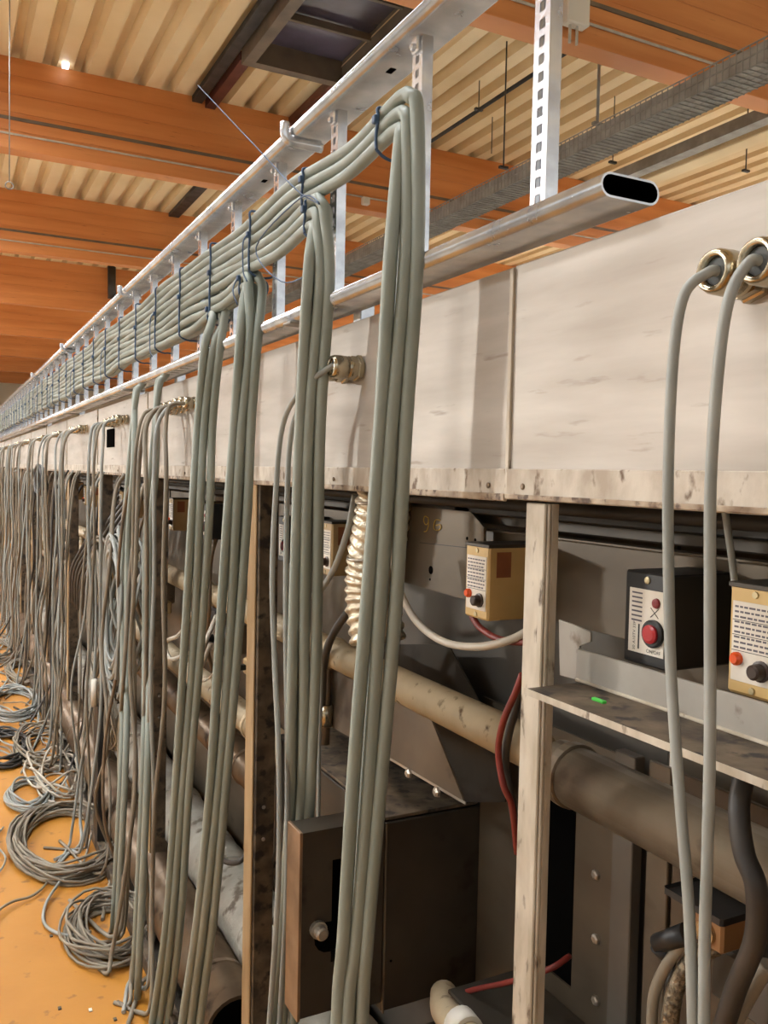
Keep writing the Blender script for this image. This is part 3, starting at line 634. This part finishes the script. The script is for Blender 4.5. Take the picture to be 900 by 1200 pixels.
# flexible foil duct
o = empty('flex_duct', PX(440, 750, 1.0), 'crinkled silver foil flexible duct behind the foremost bundle', 'duct')
ax = spline([PX(*p) for p in ((452, 575, .985), (446, 620, .985), (438, 665, .985), (437, 705, .985), (443, 752, .985))], 18)
pts = []; rr = []
for i, q in enumerate(ax):
    pts.append(q); rr.append(.069+.004*math.sin(i*1.35)+rnd(-.001, .001))
m = MB().tube(pts, rr, 28)
for v in m.v: v += Vector((noise.noise(v*45), noise.noise(v*45+V(9, 0, 0)), noise.noise(v*45+V(0, 9, 0))))*.0022
m.build('foil_sleeve', 'foil', o)
for q in (4, 30): MB().tube([ax[q]+V(.0705*math.cos(a*.2618), .0705*math.sin(a*.2618), .01*math.cos(a*.2618)) for a in range(24)], .004, 6, closed=True).build('hose_clamp', 'bolt', o)

# ================================================================== control boxes
def black_box(y0, label):
    x0, x1, y1, z0, z1 = .95, 1.087, y0+.092, 1.266, 1.408
    b = empty('switch_box', ((x0+x1)/2, (y0+y1)/2, z0), label, 'switch box')
    MB().bbox(x0, x1, y0, y1, z0, z1, .003).build('housing', 'black', b)
    fx = x0-.0015
    MB().bbox(fx, x0-.0002, y0+.006, y1-.012, z0+.018, z1-.026, .0004).build('label_plate', 'paper', b)
    ym = (y0+y1)/2
    MB().lathe((x0, ym-.002, z1-.012), (-1, 0, 0), [(0, .006), (.002, .0055), (.003, .003)], 12).build('cover_screw', 'screw', b)
    btn = V(fx, y0+.026, z0+.052)
    MB().lathe(btn, (-1, 0, 0), [(0, .021), (.005, .021), (.007, .018)], 24).build('button_ring', 'black', b)
    MB().lathe(btn+V(-.0055, 0, 0), (-1, 0, 0), [(0, .0145), (.005, .014), (.007, .010)], 20).build('push_button', 'red_button', b)
    MB().lathe(V(fx, y0+.023, z0+.098), (-1, 0, 0), [(0, .008), (.003, .007), (.004, .004)], 16).build('lamp', 'red_dark', b)
    pm = MB(); q = fx-.0004
    for k in range(7): pm.box(q, fx-.0001, y1-.040, y1-.018, z0+.066+k*.007, z0+.0685+k*.007)
    pm.build('printed_lines', 'ink', b)
    MB().box(q, fx-.0001, y1-.036, y1-.033, z0+.024, z0+.062).build('printed_bar', 'ink_black', b)
    tm = MB()                                                      # crossed mark between lamp and button
    for s in (-1, 1): tm.tube([(q, y0+.026-s*.008, z0+.076), (q, y0+.026+s*.008, z0+.09)], .0006, 4)
    tm.build('printed_cross', 'ink_black', b)
    R1 = Matrix(((0, 0, -1, q), (-1, 0, 0, 0), (0, 1, 0, 0), (0, 0, 0, 1)))
    text_mesh('printed_word', 'ON/OFF', .008, Matrix.Translation((0, y0+.026, z0+.024)) @ R1, 'ink_black', b)
    R2 = Matrix(((0, 0, -1, q), (0, 1, 0, 0), (1, 0, 0, 0), (0, 0, 0, 1)))
    text_mesh('printed_code', '30 A10TV 33P', .0075, Matrix.Translation((0, y1-.025, z0+.043)) @ R2, 'ink_black', b)
    return b
def beige_box(y0, label, m='box_beige', depth=.1375):
    x0, x1, y1, z0, z1 = .95, .95+depth-.0005, y0+.084, 1.264, 1.411
    b = empty('control_box', ((x0+x1)/2, (y0+y1)/2, z0), label, 'control box')
    MB().bbox(x0, x1, y0, y1, z0, z1, .004).build('housing', m, b)
    MB().bbox(x0-.002, x1, y0-.001, y1+.001, z1-.004, z1+.003, .001).build('lid_edge', 'sheet_dark', b)
    fx = x0-.0012; q = fx-.0004
    MB().bbox(fx, x0-.0002, y0+.007, y1-.007, z0+.018, z1-.022, .0004).build('label_plate', 'paper', b)
    pm = MB()
    for k in range(9):
        z = z0+.062+k*.0068
        yy = y1-.011
        while yy > y0+.016:
            w = rnd(.004, .010); pm.box(q, fx-.0001, max(yy-w, y0+.012), yy, z, z+.0026); yy -= w+.0022
    pm.build('printed_lines', 'ink', b)
    pr = MB()
    for z in (.060, .081, .101): pr.box(q, fx-.0001, y0+.008, y1-.008, z0+z-.0015, z0+z-.0007)
    pr.build('printed_rules', 'ink_black', b)
    MB().lathe((fx, y1-.018, z0+.048), (-1, 0, 0), [(0, .009), (.005, .009), (.009, .006)], 14).build('lamp_lens', 'orange_lens', b)
    MB().lathe((fx, y0+.028, z0+.038), (-1, 0, 0), [(0, .014), (.003, .014), (.004, .011), (.016, .010), (.018, .007)], 18).build('rotary_knob', 'knob_brown', b)
    MB().box(x0+.018, x0+.052, y0-.0008, y0-.0001, z1-.062, z1-.012).build('side_sticker', 'sticker', b)
    for z in (z0+.009, z1-.011): MB().lathe((x0, y0+.042, z), (-1, 0, 0), [(0, .005), (.002, .0045)], 10).build('cover_screw', 'screw', b)
    return b
black_box(.938, 'black switch box with big red button on the near shelf')
beige_box(1.408, 'beige control box with orange lamp and knob, left of the pale post')
beige_box(.745, 'beige control box cut by the right edge, beside the black switch box')
black_box(2.50, 'black switch box seen behind the second cable bundle')
beige_box(2.17, 'darker beige control box between the second bundle and the foil duct', 'box_pale')
black_box(3.42, 'black switch box seen behind the third cable bundle')
beige_box(3.56, 'beige control box just left of the third cable bundle', 'box_beige')
beige_box(3.98, 'darker beige control box behind the fourth cable bundle', 'box_pale')
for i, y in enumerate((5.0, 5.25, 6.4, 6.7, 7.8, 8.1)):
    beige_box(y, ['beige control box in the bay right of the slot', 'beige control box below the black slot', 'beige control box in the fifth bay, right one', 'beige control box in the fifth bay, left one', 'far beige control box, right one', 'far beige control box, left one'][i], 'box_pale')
# plates that carry the boxes of the further bays
for i, y in enumerate(PY0[:10]):
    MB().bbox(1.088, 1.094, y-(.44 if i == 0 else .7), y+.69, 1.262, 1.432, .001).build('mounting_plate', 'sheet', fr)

# ================================================================== traced hoses and leads of the near bays
cable('grey_lead', [PX(*p) for p in ((456, 640, .93), (468, 690, .935), (488, 728, .94), (520, 752, .95), (560, 758, .96), (600, 749, .975), (625, 735, 1.0))], .0082, 'cable_pale', 'pale lead sagging below the beige control box', n=10)
cable('red_lead', [PX(*p) for p in ((553, 722, .985), (562, 735, .985), (580, 747, .985), (600, 752, .985), (625, 753, .985))], .007, 'cable_red', 'red lead leaving the bottom of the beige control box', n=8)
cable('red_hose', [PX(*p) for p in ((612, 790, .93), (604, 812, .925), (590, 845, .925), (584, 880, .93), (590, 920, .935), (600, 945, .95), (606, 1000, .97))], .0065, 'cable_red', 'red hose curving down beside the pale post', n=10, cat='hose')
cable('black_hose', [PX(*p) for p in ((612, 800, .95), (603, 835, .95), (596, 860, .95), (592, 890, .95), (598, 930, .96), (606, 980, .97))], .008, 'cable_dark', 'black hose running beside the red hose at the pale post', n=8, cat='hose')
cable('grey_lead', [PX(*p) for p in ((848, 590, .97), (852, 615, .97), (857, 650, .98), (862, 690, 1.0))], .005, 'cable_grey', 'short grey lead dropping from under the housing at right', n=8)
cable('black_hose', [PX(*p) for p in ((418, 705, .97), (395, 735, .95), (382, 765, .945), (378, 800, .96), (376, 860, .98))], .011, 'cable_dark', 'black hose bending over the beige pipe left of the foremost bundle', n=10, cat='hose')
cable('grey_lead', [PX(*p) for p in ((416, 580, .93), (408, 620, .93), (392, 665, .935), (375, 692, .94), (362, 700, .95))], .0085, 'cable_grey', 'grey lead curving between second bundle and foil duct', n=10)
cable('grey_lead', [PX(*p) for p in ((374, 700, .9), (376, 800, .9), (374, 880, .9), (373, 965, .9), (372, 1030, .92))], .006, 'cable_grey', 'thin grey lead hanging straight right of the second bundle', n=8)
cable('black_hose', [PX(*p) for p in ((872, 905, .95), (866, 950, .93), (872, 1000, .92), (886, 1040, .92), (885, 1100, .93), (862, 1160, .94), (840, 1230, .95))], .014, 'cable_dark', 'thick black hose hanging below the shelf at right edge', n=12, cat='hose')
cable('steel_hose', [PX(*p) for p in ((840, 1108, 1.0), (815, 1122, .98), (795, 1150, .97), (786, 1190, .96), (782, 1260, .96))], .013, 'braid', 'braided steel hose curving down from the valve', n=12, cat='hose')
cable('brown_hose', [PX(*p) for p in ((806, 1098, .97), (785, 1125, .96), (768, 1160, .955), (764, 1200, .955), (766, 1260, .955))], .0085, 'cable_dusty', 'dull grey hose left of the braided hose', n=10, cat='hose')
cable('black_hose', [PX(*p) for p in ((787, 1130, 1.0), (786, 1160, .99), (781, 1200, .985), (778, 1250, .985))], .009, 'cable_dark', 'thin black hose under the valve plug', n=10, cat='hose')
cable('pale_hose', [PX(*p) for p in ((900, 1130, .98), (878, 1165, .975), (858, 1205, .97), (840, 1260, .97))], .011, 'cable_dusty', 'grey hose with white clip at bottom right corner', n=10, cat='hose')
cable('red_lead', [PX(*p) for p in ((520, 1172, 1.02), (555, 1160, 1.04), (600, 1150, 1.06), (645, 1135, 1.1), (668, 1120, 1.15))], .006, 'cable_red', 'thin red lead passing behind the pale post low down', n=8)
cable('dark_hose', [PX(*p) for p in ((338, 960, .93), (325, 1000, .92), (308, 1035, .91), (304, 1065, .92), (318, 1080, .93), (338, 1065, .94))], .011, 'cable_dark', 'dark hose looping right of the timber-edged post low down', n=8, cat='hose')
cable('dark_hose', [PX(*p) for p in ((250, 985, .98), (262, 1008, .955), (280, 1010, .97), (292, 995, 1.02)) ], .010, 'cable_dark', 'dark hose strap round the insulated pipe', n=8, cat='hose')
cable('pale_hose', [PX(*p) for p in ((236, 700, .9), (212, 742, .88), (195, 752, .87), (200, 772, .87), (222, 765, .9)) ], .009, 'cable_pale', 'pale hose loop left of the fourth bundle', n=8, cat='hose')
cable('white_wire', [PX(*p) for p in ((232, 800, .95), (242, 797, .94), (250, 789, .94), (256, 780, .95)) ], .004, 'white_plastic', 'short white wire between third and fourth bundles', n=6, cat='wire')
# green scrap on the shelf
a = PX(700, 861, .87); a.z = 1.2175
MB().bbox(a.x-.004, a.x+.004, a.y-.014, a.y+.012, 1.2172, 1.2215, .001).build('plastic_scrap', 'green_plastic', None, 'scrap of bright green plastic lying on the grimy shelf', 'scrap')
# solenoid valve, bottom right
v = empty('solenoid_valve', PX(830, 1130, 1.0), 'brown solenoid valve with black coil cap, bottom right', 'valve')
a = PX(776, 1052, .965); bq = PX(846, 1078, .965)
z0 = PX(850, 1128, .965).z
MB().bbox(.965, 1.06, bq.y, a.y, bq.z-.005, a.z+.012, .004).build('coil_cap', 'black', v)
MB().bbox(.972, 1.055, bq.y+.004, a.y-.055, z0, bq.z-.0055, .004).build('valve_body', 'box_brown', v)
MB().lathe(PX(828, 1092, .972), (-1, 0, 0), [(0, .017), (.006, .016), (.006, .012), (.009, .011)], 18).build('armature_nut', 'brass', v)
MB().tube([PX(770, 1106, .955), PX(806, 1094, .965)], [.014, .016], 12).build('plug', 'black', v)
MB().tube([PX(772, 1108, .955), PX(787, 1130, .975)], [.014, .008], 10).build('plug_boot', 'black', v)
MB().bbox(1.02, 1.19, .7, .9, z0-.10, z0-.02, .005).build('mounting_foot', 'sheet_blue', v)
# low cream elbow and dark plate under the box
o = empty('pipe_elbow', PX(535, 1195, 1.0), 'cream pipe elbow with white band below the sheet box', 'pipe')
MB().tube(spline([PX(*p) for p in ((520, 1165, 1.05), (522, 1185, 1.0), (540, 1205, .97), (565, 1235, .96))], 8), .032, 18).build('elbow_wall', 'pipe_beige', o)
MB().tube(spline([PX(*p) for p in ((538, 1198, .97), (549, 1212, .965))], 2), .036, 18).build('white_band', 'white_plastic', o)
MB().bbox(.93, 1.2, 1.5, 1.78, .20, .212, .002).build('low_plate', 'sheet_brown', fr)

# ================================================================== hanks and coils of spare cable
def coil(name, c, rx, ry, loops, r, m, label, zspan=.07, jit=.12, plane='floor', tail=None, seg=22):
    pts = []; ph = rnd(0, 6); n = loops*seg; cx = cy = 0; k = 1
    for i in range(n):
        t = i/seg
        if i % seg == 0: tx, ty, tk = rnd(-jit, jit)*rx, rnd(-jit, jit)*ry, rnd(1-jit*1.6, 1+jit*.5)
        cx += (tx-cx)*.12; cy += (ty-cy)*.12; k += (tk-k)*.12
        a = ph+2*math.pi*t
        u, w = cx+k*rx*math.cos(a), cy+k*ry*math.sin(a)
        h = zspan*(.5+.5*math.sin(t*2.4+ph))*(.6+.4*math.sin(a*2+t))
        if plane == 'floor': pts.append(V(c.x+u, c.y+w, c.z+r+max(0, h)))
        else: pts.append(V(c.x+h-.03, c.y+u, c.z+w))
    if plane == 'floor': pts = [FS(q) for q in pts]; r *= FK
    if tail: pts += [Vector(q) for q in tail]
    return MB().tube(pts, r, 6).build(name, m, None, label, 'cable coil')
coil('cable_coil', V(.455, 3.70, 0),   .20, .36, 30, .0056, 'cable_dusty', 'largest grey cable coil lying round a bare patch of orange floor', .06, .13)
coil('cable_coil', V(.50, 2.93, 0), .13, .22, 22, .005, 'cable_dusty', 'messy grey cable coil nearest on the floor, under the base rail', .06, .22)
coil('cable_coil', V(.37, 4.30, 0), .10, .20, 8, .006, 'cable_grey', 'small cable coil just behind the largest coil', .04, .18)
coil('cable_coil', V(.30, 5.05, 0), .13, .30, 14, .007, 'cable_dark', 'dark cable coil at the left edge of the photo', .05, .10)
coil('cable_coil', V(.50, 5.0, 0), .14, .36, 10, .006, 'cable_dusty', 'loose pale cable tangle right of the dark coil', .08, .25)
coil('cable_coil', V(.42, 6.0, 0), .16, .40, 12, .007, 'cable_grey', 'flat grey cable coil further along the aisle', .06, .15)
coil('cable_coil', V(.58, 6.9, 0), .14, .40, 10, .007, 'cable_dusty', 'dusty cable coil far along beside the base rail', .06, .2)
coil('cable_coil', V(.40, 7.8, 0), .18, .5, 10, .008, 'cable_dusty', 'farthest cable coil in the aisle', .06, .2)
coil('cable_coil', V(.52, 4.45, .0), .12, .3, 8, .0055, 'cable_pale', 'tangle of thin pale wire beside the largest coil', .12, .3)
coil('cable_hank', PX(137, 712, .74), .22, .36, 16, .008, 'cable_grey', 'thick hank of pale cable hung on the frame', .12, .18, 'wall')
coil('cable_hank', PX(118, 715, .80), .24, .38, 12, .009, 'cable_dusty', 'second hank of cable hung behind the pale hank', .10, .2, 'wall')
coil('cable_hank', PX(128, 838, .78), .15, .17, 14, .0065, 'cable_pale', 'low hank of thin pale cable under the rusty bracket', .08, .2, 'wall')
coil('cable_ring', V(.74, 7.6, 1.43), .30, .12, 3, .012, 'cable_dark', 'dark hose ring tied below the far housing', .05, .08, 'wall')
for k in range(7):
    y = 4.6+k*.12
    cable('black_hose', [V(1.0, y+.2, 1.42), V(.9, y+.35, 1.25), V(.84, y+.6, 1.05), V(.80, y+.9, .85), V(.82, y+1.1, .6)], .014, 'cable_dark', 'black hose in the slanting bundle behind the hanging cables', 'slanting black hose bundle', n=7, cat='hose')
for k in range(16):
    x0 = rnd(.22, .5); y0 = 3.6+k*.3+rnd(-.1, .1); a = rnd(0, 6); pts = [V(x0, y0, .008)]
    for q in range(7):
        a += rnd(-.9, .9); pts.append(pts[-1]+V(.06*math.cos(a), .12*math.sin(a), 0)); pts[-1].x = min(.54, max(.12, pts[-1].x)); pts[-1].z = .008+rnd(0, .012)
    pts = [FS(q) for q in pts]
    cable('floor_cable', pts, rnd(.005, .007), random.choice(('cable_dusty', 'cable_grey')), 'loose stray cable snaking over the orange floor by the coils', 'stray floor cables', k=4, n=6)
cable('floor_cable', [FS(q) for q in ((.40, 3.35, .02), (.33, 3.2, .012), (.31, 3.05, .012), (.36, 2.95, .012), (.44, 2.92, .02))], .0075, 'cable_grey', 'pale double cable arc joining the two nearest coils', n=6)
# bits on the floor
for (px, py) in ((106, 1184), (160, 1161), (70, 1182), (60, 1097), (135, 1195)):
    a = PZ(px, py, ZF); MB().bbox(a.x-.006, a.x+.006, a.y-.01, a.y+.01, ZF, ZF+.004, .001).build('floor_scrap', 'white_plastic' if px in (106, 160) else 'grimy', None, ('tiny white scrap lying on the orange floor' if px in (106, 160) else 'tiny dark crumb lying on the orange floor'), 'scrap', 'white floor scraps' if px in (106, 160) else 'dark floor crumbs')
bpy.context.view_layer.update()
